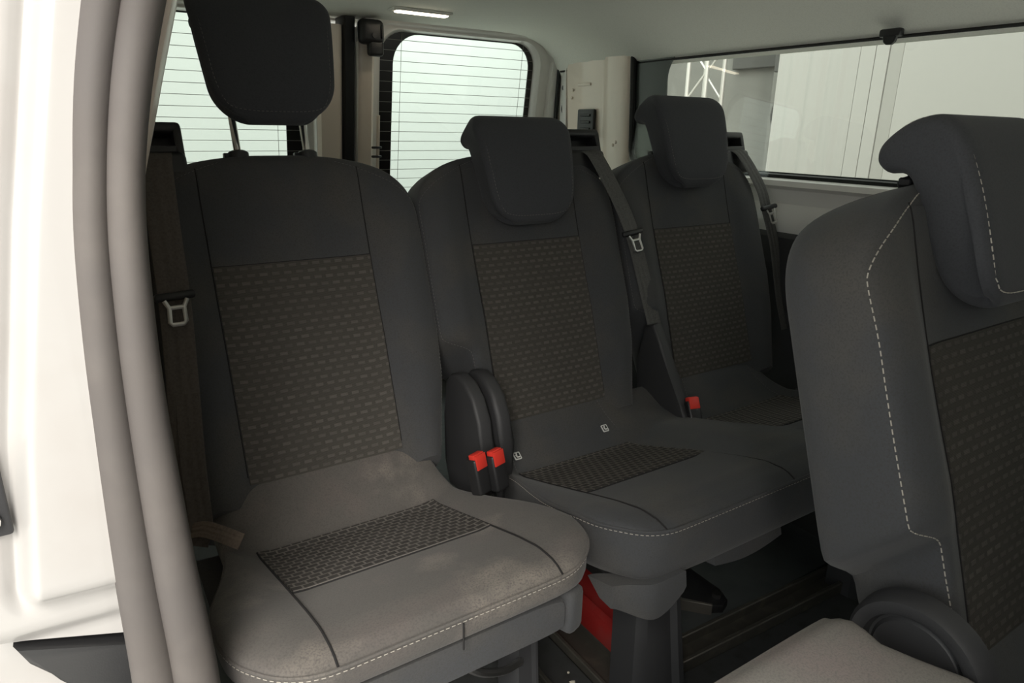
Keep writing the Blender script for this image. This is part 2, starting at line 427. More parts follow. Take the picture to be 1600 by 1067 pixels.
    low = catmull([hp(-q, .0525, .42, .002), hp(-.88, .0505, .4075, .002), hp(-.6, .0490, .4015, .002), hp(0, .0485, .4005, .002), hp(.6, .0490, .4015, .002), hp(.88, .0505, .4075, .002), hp(q, .0525, .42, .002)], 5)
    stitches('stitching', left + low[1:-1] + right, 'thread' if y0 < -.5 else 'thread_dim', head, *((.0058, .0034, .0015) if y0 < -.5 else (.004, .003, .0013)))
    for s in (-1, 1):
        f = lambda d, b: Ov + Vector((s*.060, 0, 0)) + Uv*b + Nv*d
        tube('post', [f(-.030, .45), f(-.030, .56 + raise_h + .01)], .0062, 'chrome', head, n=12)
        cb = bmesh.new()
        add_tube(cb, [f(-.030, .535), f(-.030, .540), f(-.030, .553), f(-.030, .556)], lambda t: [.0165, .018, .018, .0145][round(t*3)], 16, lambda t: [.0165, .018, .018, .0145][round(t*3)])
        add_box(cb, f(-.030, .549) + Vector((-.017, 0, 0)), (.014, .016, .010), .002, 1)
        link('post_collar', cb, 'plastic_black', root)
    return pad

def belt_guide(root, cx, y0, side):
    f = lambda a, b, d: Vector((cx + a, y0, .42)) + Vector(BU)*b + Vector(BN)*d
    rot = Matrix((Vector((1, 0, 0)), Vector(BN)*-1, Vector(BU))).transposed()
    a = side*.200
    bm = bmesh.new()
    add_box(bm, f(a, .520, -.036), (.108, .075, .060), .010, 3, rot)                    # lower housing
    add_box(bm, f(a, .592, -.038), (.108, .058, .018), .007, 3, rot)                    # top bar
    add_box(bm, f(a - .047, .564, -.038), (.014, .058, .062), .005, 2, rot); add_box(bm, f(a + .047, .564, -.038), (.014, .058, .062), .005, 2, rot)
    add_box(bm, f(a, .564, -.054), (.09, .020, .060), .004, 1, rot)
    g = link('belt_guide', bm, 'plastic_black', root)
    box('guide_bezel', f(a, .5535, -.006), (.084, .006, .012), 'plastic_dark', g, .002, 1, rot)
    return f

def tongue(root, P, wdir, ddir, nrm):
    """latch plate: black grip across the strap and a forked steel loop hanging under it"""
    P, w, d, n = Vector(P), Vector(wdir).normalized(), Vector(ddir).normalized(), Vector(nrm).normalized()
    rot = Matrix((w, n, -d)).transposed()
    grip = box('tongue_grip', P, (.060, .012, .013), 'plastic_black', root, .005, 3, rot)
    bm = bmesh.new(); o = P + n*.0045
    def F(a, b): return o + w*a + d*b
    out = [(-.0165, .006), (-.0105, .018), (-.0115, .040), (-.008, .044), (.008, .044), (.0115, .040), (.0105, .018), (.0165, .006)]
    add_tube(bm, [F(a, b) for a, b in out], .0033, 6, .0015, up=n)
    add_tube(bm, [F(-.0105, .018), F(.0105, .018)], .0032, 6, .0014, up=n)
    link('latch_plate', bm, 'steel', grip)

# ------------------------------------------------------------------ shell of the vehicle
# floor
bm = bmesh.new()
add_box(bm, (.49, -.47, -.02), (1.74, 3.86, .04)); floor = link('floor', bm, 'floor_mat'); tag(floor, kind='structure')
CX = .49
def zc(x, y):
    u = abs((x - CX)/.86); k = sst(y, .75, 1.18)
    return 1.338 - .148*u**(5.0 + 9*k) - .020*k - .01*sst(abs(y + .3), .8, 1.8)
bm = bmesh.new(); NX, NY = 36, 40; g = []
for j in range(NY + 1):
    y = lerp(-2.4, 1.215, j/NY); g.append([bm.verts.new((lerp(CX - .83, CX + .862, i/NX), y, zc(lerp(CX - .83, CX + .862, i/NX), y))) for i in range(NX + 1)])
for j in range(NY):
    for i in range(NX): bm.faces.new((g[j][i], g[j][i+1], g[j+1][i+1], g[j+1][i]))
r = bmesh.ops.extrude_face_region(bm, geom=bm.faces[:])
bmesh.ops.translate(bm, vec=(0, 0, .05), verts=[v for v in r['geom'] if isinstance(v, bmesh.types.BMVert)])
ceil = link('ceiling', bm, 'headliner'); tag(ceil, kind='structure')
# edge strip of the headliner on the far side
tube('edge_strip', [(1.333, y, zc(1.333, y) - .004) for y in [lerp(-2.3, 1.15, i/30) for i in range(31)]], .006, 'rubber', ceil, n=6, r2=.004)
# ceiling lamp
lamp = empty('ceiling_lamp', (.67, .97, 1.325)); tag(lamp, 'slim lit interior lamp set in the grey headliner', 'lamp')
lr = Matrix.Rotation(math.radians(0), 3, 'Z')
bm = bmesh.new(); add_box(bm, (.67, .985, zc(.67, .985) - .001), (.200, .052, .012), .006, 3); link('lamp_housing', bm, 'headliner', lamp)
bm = bmesh.new(); add_box(bm, (.67, .978, zc(.67, .985) - .007), (.172, .026, .008), .003, 2); link('diffuser', bm, 'lamp_glow', lamp)
# coat hook at the far side of the headliner
hk = empty('coat_hook', (1.30, -.137, 1.2)); tag(hk, 'small black coat hook at the headliner edge over the side window', 'hook')
box('hook_base', (1.306, -.137, 1.206), (.02, .05, .018), 'plastic_black', hk, .005, 2)
prism('hook_tab', [(-.154, 1.203), (-.120, 1.203), (-.124, 1.187), (-.131, 1.181), (-.143, 1.181), (-.150, 1.187)], 'x', 1.298, 1.310, 'plastic_black', hk, .002, 1)

# far side wall with its long window -------------------------------------------------
XW = 1.335
wall = empty('wall_right'); tag(wall, kind='structure')
bm = bmesh.new()                                     # lower panel: swept section along y
sec = [(1.345, .872), (1.318, .862), (1.312, .848), (1.330, .838), (1.334, .800), (1.322, .785), (1.318, .745), (1.326, .722), (1.40, .722), (1.40, .872)]
prof = sec
a = [bm.verts.new((x, -2.4, z)) for x, z in prof]; b = [bm.verts.new((x, .74, z)) for x, z in prof]
for i in range(len(prof)): bm.faces.new((a[i], b[i], b[(i+1) % len(prof)], a[(i+1) % len(prof)]))
bm.faces.new(a); bm.faces.new(b[::-1])
link('upper_ledge', bm, 'paint_door', wall)
prism('lower_shade', [(1.326, .724), (1.306, .712), (1.30, .60), (1.31, .35), (1.32, .001), (1.40, .001), (1.40, .724)], 'y', -2.4, 1.10, 'plastic_dark', wall, 0)  # lower wall in a dark colour that stands in for deep shade
bm = bmesh.new()                                     # rear pillar panel with pressed column
pp = [(.735, 1.34), (.742, 1.330), (.762, 1.325), (.862, 1.3265), (.872, 1.333), (.888, 1.3335), (1.085, 1.338), (1.105, 1.346), (1.175, 1.368), (1.215, 1.37), (1.215, 1.42), (.735, 1.42)]
def lean(z): return .06*(z - .9) if z > .9 else 0
zs = [0, .3, .6, .8, .9, 1.0, 1.1, 1.2, 1.3]
rg = [[bm.verts.new((x - lean(z), y, z)) for y, x in pp] for z in zs]
for q, w in zip(rg, rg[1:]):
    for i in range(len(pp)): bm.faces.new((q[i], q[(i+1) % len(pp)], w[(i+1) % len(pp)], w[i]))
bm.faces.new(rg[0]); bm.faces.new(rg[-1][::-1])
pill = link('rear_pillar', bm, 'paint_inner', wall)
bm = bmesh.new(); q8 = []  # added pale plate, its colour stands in for light from the rear window
for z in (.62, 1.27):
    for (y, x) in ((1.106, 1.3445), (1.172, 1.3652), (1.172, 1.370), (1.106, 1.350)): q8.append(bm.verts.new((x - lean(z), y, z)))
for i in range(4): bm.faces.new((q8[i], q8[(i+1) % 4], q8[4 + (i+1) % 4], q8[4 + i]))
bm.faces.new(q8[:4]); bm.faces.new(q8[4:][::-1]); link('pillar_lit_strip', bm, 'paint_door', pill, smooth=False)
for (y, z, r_, r2_) in ((1.130, 1.212, .009, .015), (1.160, 1.212, .003, .016), (1.137, 1.137, .006, .009), (1.140, 1.062, .011, .018)):
    c = Vector((1.3552 - lean(z) - .0, y, z)); 
    c.x = lerp(1.346, 1.368, (y - 1.105)/.07) - lean(z)
    tube('pillar_hole', [c + Vector((-.0055, 0, 0)), c + Vector((.004, 0, 0))], r_, 'rubber', pill, n=14, r2=r2_, up=(0, 0, 1))
for (y, z) in ((1.055, 1.125), (1.062, 1.098), (.80, .945), (.815, .935)):
    bm = bmesh.new(); bmesh.ops.create_icosphere(bm, subdivisions=2, radius=.006)
    bmesh.ops.transform(bm, matrix=Matrix.Translation((1.334 - lean(z) if y > .9 else 1.325 - lean(z), y, z)) @ Matrix.Diagonal((.5, 1, 1, 1)), verts=bm.verts[:]); link('boss', bm, 'paint_inner', pill)
box('pressed_rib', (1.3345 - lean(1.15), .985, 1.142), (.008, .075, .010), 'paint_inner', pill, .003, 2)
bm = bmesh.new(); add_box(bm, (1.37, -.8, 1.29), (.06, 3.1, .08)); link('roof_rail', bm, 'paint', wall)

# long side window: glass, rubber, dark border
win = empty('window_1'); tag(win, kind='structure')
def sx(z): return 1.345 - .06*(z - .9)
outer = rrect(-2.3, .735, .862, 1.30, .055); inner = rrect(-2.27, .585, .882, 1.226, [.085, .085, .05, .045])
bm = bmesh.new(); ring_plate(bm, outer, inner, lambda p: (sx(p[1]) + .002, p[0], p[1]), lambda p: (sx(p[1]) + .007, p[0], p[1]))
link('dark_border', bm, 'frit_grey', win)
bm = bmesh.new(); add_box(bm, (sx(1.08) + .010, -.78, 1.08), (.004, 3.03, .43), 0, 1, Matrix.Rotation(.06, 3, 'Y') @ Matrix.Identity(3))
link('pane', bm, 'glass_side', win)
tube('rubber_seal', [(sx(z) - .004, y, z) for y, z in rrect(-2.3, .733, .868, 1.29, .06)], .011, 'rubber', win, n=8, r2=.011, closed=True, up=(1, 0, 0))

# slotted clip on the pillar
sc = empty('slotted_clip', (1.32, .965, 1.01)); tag(sc, 'black slotted plastic clip standing above the belt guide on the rear pillar', 'clip')
px = 1.318
bm = bmesh.new(); add_box(bm, (px, .962, 1.005), (.014, .094, .104), .005, 2); link('clip_body', bm, 'plastic_black', sc)
for k in range(3): box('slat', (px - .0085, .960, 1.036 - .024*k), (.007, .058, .009), 'plastic_dark', sc, .002, 1)

# near side wall (behind the seal): quarter panel, pillar, jamb ----------------------
nw = empty('wall_left'); tag(nw, kind='structure')
bm = bmesh.new()
pz = [(0, -.40), (.35, -.40), (.7, -.385), (.9, -.365), (1.1, -.325), (1.25, -.285), (1.33, -.27)]
a = [[bm.verts.new((x, y, z)) for z, x in pz] for y in (-.36, .4, 1.215)]; b = [[bm.verts.new((x - .12, y, z)) for z, x in pz] for y in (-.36, .4, 1.215)]
for G in (a, b):
    for j in range(2):
        for i in range(len(pz) - 1): bm.faces.new((G[j][i], G[j][i+1], G[j+1][i+1], G[j+1][i]))
for j in range(2):
    bm.faces.new((a[j][0], b[j][0], b[j+1][0], a[j+1][0])); bm.faces.new((a[j][-1], b[j][-1], b[j+1][-1], a[j+1][-1]))
for j in (0, 2):
    for i in range(len(pz) - 1): bm.faces.new((a[j][i], a[j][i+1], b[j][i+1], b[j][i]))
link('side_panel', bm, 'paint_inner', nw)
# path of the door opening's rear edge: (z, x, y)
EDGE = [(-.02, -.300, -.47), (.12, -.304, -.462), (.28, -.303, -.455), (.46, -.2985, -.45), (.60, -.3005, -.45), (.745, -.300, -.45), (.84, -.297, -.45), (.92, -.291, -.45), (1.0, -.278, -.45), (1.07, -.2605, -.452), (1.15, -.236, -.462), (1.22, -.205, -.485), (1.27, -.17, -.53)]
edge = [Vector((x, y, z)) for z, x, y in EDGE]
# pillar edge just inside the seal (pale painted flange)
tube('pillar_flange', catmull([p + Vector((.012 + .019*sst(p.z, .84, 1.06), .055, 0)) for p in edge], 5), .010, 'paint_inner', nw, n=10, r2=.03, up=(0, 1, 0))
# white jamb facing forward, with a raised panel pressed into it
bm = bmesh.new(); NX, NZ = 170, 110; g = []
def ex(z): return curve_at([(e_[0], e_[1]) for e_ in EDGE], z)
def jy(x, z):
    xl = curve_at([(.60, -.401), (.735, -.384), (.907, -.352), (1.066, -.318), (1.25, -.27)], z)
    zb = .592 + .10*(x + .40)*-.6
    up = sst(x, xl - .006, xl + .014)*sst(z, zb - .014, zb + .010)
    rim = math.exp(-((x - xl + .002)/.008)**2)*sst(z, zb - .02, zb + .01)*.006
    ledge = sst(z, zb - .052, zb - .030)
    return -.428 - .020*up - .012*ledge*(1) + rim*1.0
for j in range(NZ + 1):
    z = lerp(.512, 1.27, j/NZ); row = []
    for i in range(NX + 1):
        x0 = curve_at([(.5, -.425), (.6, -.45), (.8, -.45), (1.0, -.42), (1.27, -.36)], z); x1 = ex(z) + .012
        x = lerp(x0, x1, i/NX); zz = z
        if j == 0: zz = lerp(.548, .508, (x + .425)/.12)
        elif z < .6: zz = max(z, lerp(.548, .508, (x + .425)/.12) + .0005*j)
        row.append(bm.verts.new((x, jy(x, zz), zz)))
    g.append(row)
for j in range(NZ):
    for i in range(NX): bm.faces.new((g[j][i], g[j][i+1], g[j+1][i+1], g[j+1][i]))
r = bmesh.ops.extrude_face_region(bm, geom=bm.faces[:])
bmesh.ops.translate(bm, vec=(0, .05, 0), verts=[v for v in r['geom'] if isinstance(v, bmesh.types.BMVert)])
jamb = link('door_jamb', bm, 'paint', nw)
# striker plate
sp = empty('striker_plate', (-.405, -.44, .69)); tag(sp, 'dark grey striker plate with two round screws on the white door jamb', 'striker plate')
bm = bmesh.new(); add_box(bm, (-.4195, -.4415, .697), (.046, .006, .080), .0028, 2); link('plate', bm, 'plastic_dark', sp)
for z in (.722, .674):
    tube('screw', [(-.411, -.444, z), (-.411, -.449, z)], .0085, 'steel', sp, n=14)
# dark sill moulding under the jamb
prism('sill_moulding', [(-.418, .541), (-.325, .505), (-.30, .495), (-.30, .30), (-.33, .40), (-.355, .455), (-.39, .495), (-.41, .52)], 'y', -.435, -.30, 'plastic_black', nw, .006, 2)
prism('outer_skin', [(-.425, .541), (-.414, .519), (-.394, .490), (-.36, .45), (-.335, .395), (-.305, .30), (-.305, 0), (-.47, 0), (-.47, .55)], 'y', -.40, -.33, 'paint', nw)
# double lipped door seal
seal = empty('door_seal', (-.3, -.45, 0)); tag(seal, 'dusty grey double lipped rubber seal curving down the open door edge', 'door seal')
wid = lambda z: curve_at([(0, .0210), (.45, .0200), (.75, .0150), (.95, .0130), (1.1, .0145), (1.3, .016)], z)
pts = catmull(edge, 6); zz_ = [p.z for p in pts]
def rad(f): return lambda t: wid(zz_[min(len(zz_) - 1, round(t*(len(zz_) - 1)))])*f
tube('outer_lip', [p + Vector((-.92*wid(p.z), -.004, 0)) for p in pts], rad(.98), 'seal_dusty', seal, n=18, r2=.018, up=(0, 1, 0))
tube('inner_lip', [p + Vector((.80*wid(p.z), -.008, 0)) for p in pts], rad(1.08), 'seal_dusty', seal, n=18, r2=.020, up=(0, 1, 0))

# unseen panel ahead of the door opening, added to block light from the front
fw = empty('front_light_block'); tag(fw, kind='structure')
box('light_block', (.49, -1.66, .64), (1.72, .06, 1.28), 'plastic_dark', fw, .01, 1)

# rear doors -------------------------------------------------------------------------
def dy(z): return 1.236 - (z - 1.08)*.16
def rear_door(nm, s):
    root = empty(nm); tag(root, kind='structure')
    X = lambda x: CX + s*(x - CX)
    fr = lambda p: (X(p[0]), dy(p[1]) - .050, p[1]); bk = lambda p: (X(p[0]), dy(p[1]) + .012, p[1])
    out = rrect(.545, 1.385, .002, 1.325, [.10, .02, .002, .002]); inn = rrect(.622, 1.245, .62, 1.287, [.085, .085, .08, .08])
    bm = bmesh.new(); ring_plate(bm, out, inn, fr, bk, [(0, .5), (.02, .15), (.08, 0), (.45, 0), (.55, .04), (.62, .25), (.80, .32), (.88, .30), (.94, .45), (1.0, .7)])
    link('door_frame', bm, 'paint_door', root)
    f2 = lambda p: (X(p[0]), dy(p[1]) - .004, p[1]); b2 = lambda p: (X(p[0]), dy(p[1]) + .001, p[1])
    bm = bmesh.new(); ring_plate(bm, rrect(.60, 1.27, .60, 1.31, [.1, .1, .1, .1]), rrect(.672, 1.225, .64, 1.283, [.085, .095, .09, .09]), f2, b2); link('dark_border', bm, 'frit', root)
    bm = bmesh.new(); q = [(.605, .60), (1.265, .60), (1.265, 1.31), (.605, 1.31)]
    va = [bm.verts.new((X(x), dy(z) + .003, z)) for x, z in q]; vb = [bm.verts.new((X(x), dy(z) + .007, z)) for x, z in q]
    bm.faces.new(va); bm.faces.new(vb[::-1])
    for i in range(4): bm.faces.new((va[i], vb[i], vb[(i+1) % 4], va[(i+1) % 4]))
    link('pane', bm, 'glass_rear', root)
    bm = bmesh.new()
    for k in range(20):
        z = 1.262 - .0327*k; add_tube(bm, [(X(.612), dy(z) - .006, z), (X(1.26), dy(z) - .006, z)], .0009, 5)
    for xx in (.70, 1.19): add_tube(bm, [(X(xx), dy(z) - .0065, z) for z in (.62, 1.29)], .0008, 5)
    tag(link('defroster_lines', bm, 'wire', root), kind='stuff')
    # inner edge return of the door by the centre gap
    bm = bmesh.new()
    for z0, z1 in ((.002, 1.285),):
        e0 = .528 if s > 0 else .503
        q = [(e0, -.052), (e0 + .015, -.062), (.575, -.062), (.585, -.052), (.585, .0), (e0, .0)]
        ra = [bm.verts.new((X(x), dy(z0) + d, z0)) for x, d in q]; rb = [bm.verts.new((X(x), dy(z1) + d, z1)) for x, d in q]
        for i in range(6): bm.faces.new((ra[i], rb[i], rb[(i+1) % 6], ra[(i+1) % 6]))
        bm.faces.new(ra); bm.faces.new(rb[::-1])
    link('door_edge', bm, 'paint_inner', root)
    if s > 0:
        tube('latch_rod', [(.598, dy(z) - .066, z) for z in (.80, .90, 1.02)], .006, 'paint_inner', root, n=8)
        for z in (.915, .885): box('rod_clip', (.592, dy(z) - .070, z), (.034, .012, .008), 'plastic_black', root, .002, 1)
    return root
rear_door('door_1', -1); rear_door('door_2', 1)
gs = empty('trim_1'); tag(gs, kind='structure')
bm = bmesh.new(); ra = []
for z in (.002, 1.31): ra.append([bm.verts.new((x, dy(z) + d, z)) for x, d in ((.478, -.052), (.484, -.066), (.512, -.066), (.520, -.052), (.520, .01), (.478, .01))])
for i in range(6): bm.faces.new((ra[0][i], ra[1][i], ra[1][(i+1) % 6], ra[0][(i+1) % 6]))
bm.faces.new(ra[0]); bm.faces.new(ra[1][::-1]); link('centre_seal', bm, 'rubber', gs)
tube('seal_edge_strip', [(.524, dy(z) - .060, z) for z in (.05, 1.24)], .005, 'steel', gs, n=6)
box('corner_post', (1.385, 1.32, .45), (.05, .22, .90), 'paint_inner', gs, .006, 1); box('corner_post', (-.405, 1.32, .45), (.05, .22, .90), 'paint_inner', gs, .006, 1)
# header above the doors and far door seal
hd = empty('trim_2'); tag(hd, kind='structure')
bm = bmesh.new()
add_box(bm, (.49, 1.245, 1.345), (1.75, .07, .09), .01, 2); link('rear_header', bm, 'paint_door', hd)
tube('door_rubber', [(1.352 - lean(z), dy(z) - .055, z) for z in (.05, .4, .8, 1.0, 1.15, 1.235)], .008, 'rubber', hd, n=8)
# latch housing at the top of the gap
lh = empty('door_latch', (.56, 1.15, 1.25)); tag(lh, 'black plastic latch housing at the top of the gap between the rear doors', 'latch')
yy = dy(1.26) - .085
bm = bmesh.new(); add_box(bm, (.560, yy, 1.268), (.080, .050, .074), .018, 4); link('housing', bm, 'plastic_black', lh)
box('striker_tab', (.572, yy - .004, 1.222), (.050, .032, .050), 'plastic_black', lh, .010, 3)
tube('bolt', [(.562, yy - .022, 1.256), (.562, yy - .030, 1.256)], .008, 'plastic_dark', lh, n=12)
box('side_fin', (.588, yy - .026, 1.268), (.006, .010, .040), 'plastic_dark', lh, .002, 1)

# ------------------------------------------------------------------ cushions
def cushion(root, cx, y0, W_l, W_r, centres, fab, panel_half, band=.045, back_in=.05):
    """seat cushion seen from above; b runs forward from the backrest; centres: x offsets of the seating dishes"""
    L = .492
    def w(Wm):
        def f(b):
            q = Wm - back_in*(1 - sst(b, .10, .34))
            if b > .36:
                t = min(1, (b - .36)/(L - .36)); rr = .105
                q = (Wm - rr) + rr*max(0.0, 1 - t**2.4)**(1/2.0) if t < 1 else (Wm - rr)
                if b > L - .012: q *= 1.0
            return q
        return f
    def zc_(b): return curve_at([(-.01, .425), (.0, .417), (.035, .378), (.075, .346), (.097, .337), (.12, .340), (.2, .3665), (.302, .400), (.38, .425), (.43, .439), (.47, .441), (.50, .433)], b)
    def zs_(b): return curve_at([(-.01, .400), (.05, .372), (.10, .366), (.2, .392), (.3, .421), (.38, .443), (.44, .450), (.5, .438)], b)
    def front(a, b):
        d = min(abs(a - c) for c in centres)
        edge_ = sst(d, .135, .205)
        return lerp(zc_(b), zs_(b), edge_)
    def mid(b): return curve_at([(0, .350), (.1, .350), (.2, .372), (.3, .401), (.38, .422), (.45, .430), (.5, .428)], b)
    pad = Pad((cx, y0, 0), (1, 0, 0), (0, -1, 0), (0, 0, 1), w(W_l), w(W_r), mid, front, lambda b: mid(b) - band, lambda b: 1 if b < L - .03 else max(.001, 1 - max(0.0, (b - L + .03)/.03)**2.2)**(1/2.2), 5, 7)
    rows = [-.02, -.005, .0, .01, .025, .035, .045, .06, .075, .086, .097, .108, .12, .135, .15, .18, .21, .24, .27, .30, .33, .36] + [.36 + (L - .36)*math.sin(i/20*math.pi/2) for i in range(1, 21)]
    c = pad.build('cushion', rows, fab, root)
    rim = [pad.pt(-pad.wl(b) - .0006, b, mid(b) + .002) for b in rows[12:]]
    fr = [pad.pt(lerp(-pad.wl(L), pad.wr(L), i/40), L + .0006, mid(L) + .002) for i in range(1, 40)]
    rim2 = [pad.pt(pad.wr(b) + .0006, b, mid(b) + .002) for b in rows[12:]][::-1]
    P = rim + fr + rim2
    stitches('stitching', [p + Vector((0, 0, -.003)) for p in P], 'thread', c, .0045, .0032, .0011)
    tube('piping', [p + Vector((0, 0, .0025)) for p in P], .0022, fab, c, n=6)
    return pad, mid, w

# ------------------------------------------------------------------ single rear seat beside the door
s1 = empty('rear_seat', (0, -.15, 0)); tag(s1, 'single dark grey fabric seat beside the open door with raised headrest', 'seat')
bp1 = seat_back(s1, 0, 0, None, .200)
c1, mid1, w1 = cushion(s1, 0, 0, .252, .246, [0], 'fabric_dusty', .15)
tag(c1.patch('woven_panel', 0, 0, .100, .303, 'weave_cushion', s1, na=18, nb=18, fa=lambda b: (-lerp(.152, .148, (b - .1)/.2), lerp(.152, .150, (b - .1)/.2))), 'basket weave panel of the seat cushion')
for s in (-1, 1):
    tube('seam', [c1.surf(s*lerp(.153, .150, i/30), lerp(.10, .4895, i/30), .001) for i in range(31)], .0015, 'seam', s1, n=5)
for b in (.0985, .3045): tube('seam', [c1.surf(lerp(-.15, .15, i/14), b, .001) for i in range(15)], .0013, 'seam', s1, n=5)
tube('front_seam', [c1.pt(.0, .4935, z) for z in (.426, .41, .388)], .0012, 'seam', s1, n=5)
# skirt under the cushion and its side flap
skirt = Pad((0, 0, 0), (1, 0, 0), (0, -1, 0), (0, 0, 1), lambda b: .235 - .06*sst(b, .43, .478)**2, lambda b: .185 - .02*sst(b, .43, .478)**2, lambda b: lerp(.312, .355, sst(b, .36, .44)), lambda a, b: lerp(.308, .388, sst(b, .38, .45)), lambda b: lerp(.30, .330, sst(b, .36, .44)), lambda b: 1 if b < .46 else .9, 6, 9)
skirt.build('skirt', [.02, .1, .2, .3, .38, .42, .44, .455, .465, .472, .478], 'fabric', s1)
bm = bmesh.new(); add_box(bm, (.182, -.462, .352), (.034, .036, .070), .010, 3, Matrix.Rotation(.35, 3, 'Z')); link('side_flap', bm, 'fabric', s1)
def leg_part(name, root, x, y, w_top, w_bot, z_top, m='plastic_dark', depth=.05, spread=0.0):
    bm = bmesh.new(); rings = []
    for z, ww, yy_ in ((z_top, w_top, y), (z_top - .05, w_top*1.02, y - .004), (z_top*.5, lerp(w_top, w_bot, .45), y - .012), (.06, w_bot*.95, y - .02), (.0, w_bot*1.05, y - .024)):
        hw = ww/2; rings.append([bm.verts.new((x + a*hw + spread*(1 - z/z_top), yy_ + d*depth, z)) for a, d in ((-1, .5), (-1, -.3), (-.72, -.5), (.30, -.5), (.42, -.66), (.60, -.66), (.72, -.5), (1, -.3), (1, .5))])
    n = len(rings[0])
    for q, w in zip(rings, rings[1:]):
        for i in range(n): bm.faces.new((q[i], q[(i+1) % n], w[(i+1) % n], w[i]))
    bm.faces.new(rings[0]); bm.faces.new(rings[-1][::-1])
    return link(name, bm, m, root)
leg_part('leg', s1, .155, -.375, .042, .05, .34); leg_part('leg', s1, -.16, -.375, .042, .05, .34)
box('seat_frame', (0, -.24, .300), (.38, .36, .03), 'rubber', s1, .006, 1)
leg_part('rear_leg', s1, .155, -.06, .05, .06, .30); leg_part('rear_leg', s1, -.16, -.06, .05, .06, .30)
# recliner bracket glimpsed under the front edge
bm = bmesh.new(); add_tube(bm, catmull([(.03, -.42, .296), (.06, -.43, .272), (.10, -.425, .250), (.14, -.41, .235)], 5), .006, 8); link('adjuster_bar', bm, 'steel', s1)
bm = bmesh.new(); add_tube(bm, catmull([(-.01, -.43, .280), (.02, -.435, .262), (.03, -.43, .24)], 5), .005, 8); link('adjuster_bar', bm, 'steel', s1)
# hinge covers beside the backrest
hp = [(.030, .515), (.012, .532), (-.014, .538), (-.045, .530), (-.075, .508), (-.098, .47), (-.108, .42), (-.110, .36), (-.10, .30), (.02, .29), (.04, .34), (.036, .44)]
prism('hinge_cover', hp, 'x', .248, .278, 'plastic_dark', s1, .007, 3)
belt_guide(s1, 0, 0, -1)

# ------------------------------------------------------------------ double bench
s2 = empty('bench_seat', (.735, -.15, 0)); tag(s2, 'double dark grey fabric bench in the rear row with two headrests', 'seat')
bp2 = seat_back(s2, .492, 0, 'left', .0)
bp3 = seat_back(s2, .995, 0, 'left', .062)
cb, midb, wb = cushion(s2, .741, 0, .480, .480, [-.254, .254], 'fabric', .14, band=.105, back_in=.045)
for c_ in (-.254, .254):
    tag(cb.patch('woven_panel', 0, 0, .100, .300, 'weave_cushion', s2, na=18, nb=14, fa=lambda b, c_=c_: (c_ - .145, c_ + .145)), 'basket weave panel of the bench cushion')
    for s in (-1, 1):
        tube('seam', [cb.surf(c_ + s*.147, lerp(.10, .4895, i/30), .001) for i in range(31)], .0015, 'seam', s2, n=5)
        stitches('stitching', [cb.surf(c_ + s*lerp(.118, .150, i/16), lerp(.004, .10, i/16), .0012) for i in range(17)], 'thread_dim', s2, .004, .003, .001)
    for b in (.0985, .3015): tube('seam', [cb.surf(lerp(c_ - .145, c_ + .145, i/14), b, .001) for i in range(15)], .0013, 'seam', s2, n=5)
tube('front_seam', [cb.pt(-.03, .4935, z) for z in (.426, .385, .345)], .0012, 'seam', s2, n=5)
# slack fabric corner hanging under the cushion
bm = bmesh.new(); rings = []
for t in range(17):
    x = lerp(.264, .385, t/16); sag = .026*math.sin(math.pi*min(1, (t/16)**1.2)) if t < 14 else .026*math.sin(math.pi*(14/16)**1.2)*(16 - t)/2; yq = -.466 - .030*sst(x, .262, .33)
    rings.append([bm.verts.new((x, yq + d, z)) for d, z in ((.004, .350), (.0, .325 - sag*.3), (.004, .312 - sag), (.03, .314 - sag*.7), (.06, .335))])
for q, w in zip(rings, rings[1:]):
    for i in range(5): bm.faces.new((q[i], q[(i+1) % 5], w[(i+1) % 5], w[i]))
bm.faces.new(rings[0]); bm.faces.new(rings[-1][::-1]); link('cover_hem', bm, 'fabric', s2)
bm = bmesh.new(); rings = []
for t in range(13):
    x = lerp(.47, .64, t/12); sag = .012*math.sin(math.pi*t/12)
    rings.append([bm.verts.new((x, -.478 + d, z)) for d, z in ((.004, .332), (.0, .318 - sag), (.02, .314 - sag), (.04, .328))])
for q, w in zip(rings, rings[1:]):
    for i in range(4): bm.faces.new((q[i], q[(i+1) % 4], w[(i+1) % 4], w[i]))
bm.faces.new(rings[0]); bm.faces.new(rings[-1][::-1]); link('cover_hem', bm, 'fabric', s2)
leg_part('leg', s2, .412, -.385, .085, .135, .325, spread=.015, depth=.07); leg_part('leg', s2, 1.07, -.385, .085, .12, .325, depth=.07)
leg_part('rear_leg', s2, .412, -.06, .08, .12, .30); leg_part('rear_leg', s2, 1.07, -.06, .08, .12, .30)
box('seat_frame', (.741, -.24, .290), (.84, .36, .03), 'rubber', s2, .006, 1)
prism('hinge_cover', [(y + .0, z) for y, z in hp], 'x', .290, .322, 'plastic_dark', s2, .010, 3)
prism('hinge_cover', [(.03, .55), (.0, .56), (-.03, .52), (-.06, .46), (-.10, .40), (-.13, .36), (-.10, .30), (.02, .30), (.05, .45)], 'x', .770, .800, 'plastic_dark', s2, .008, 3)
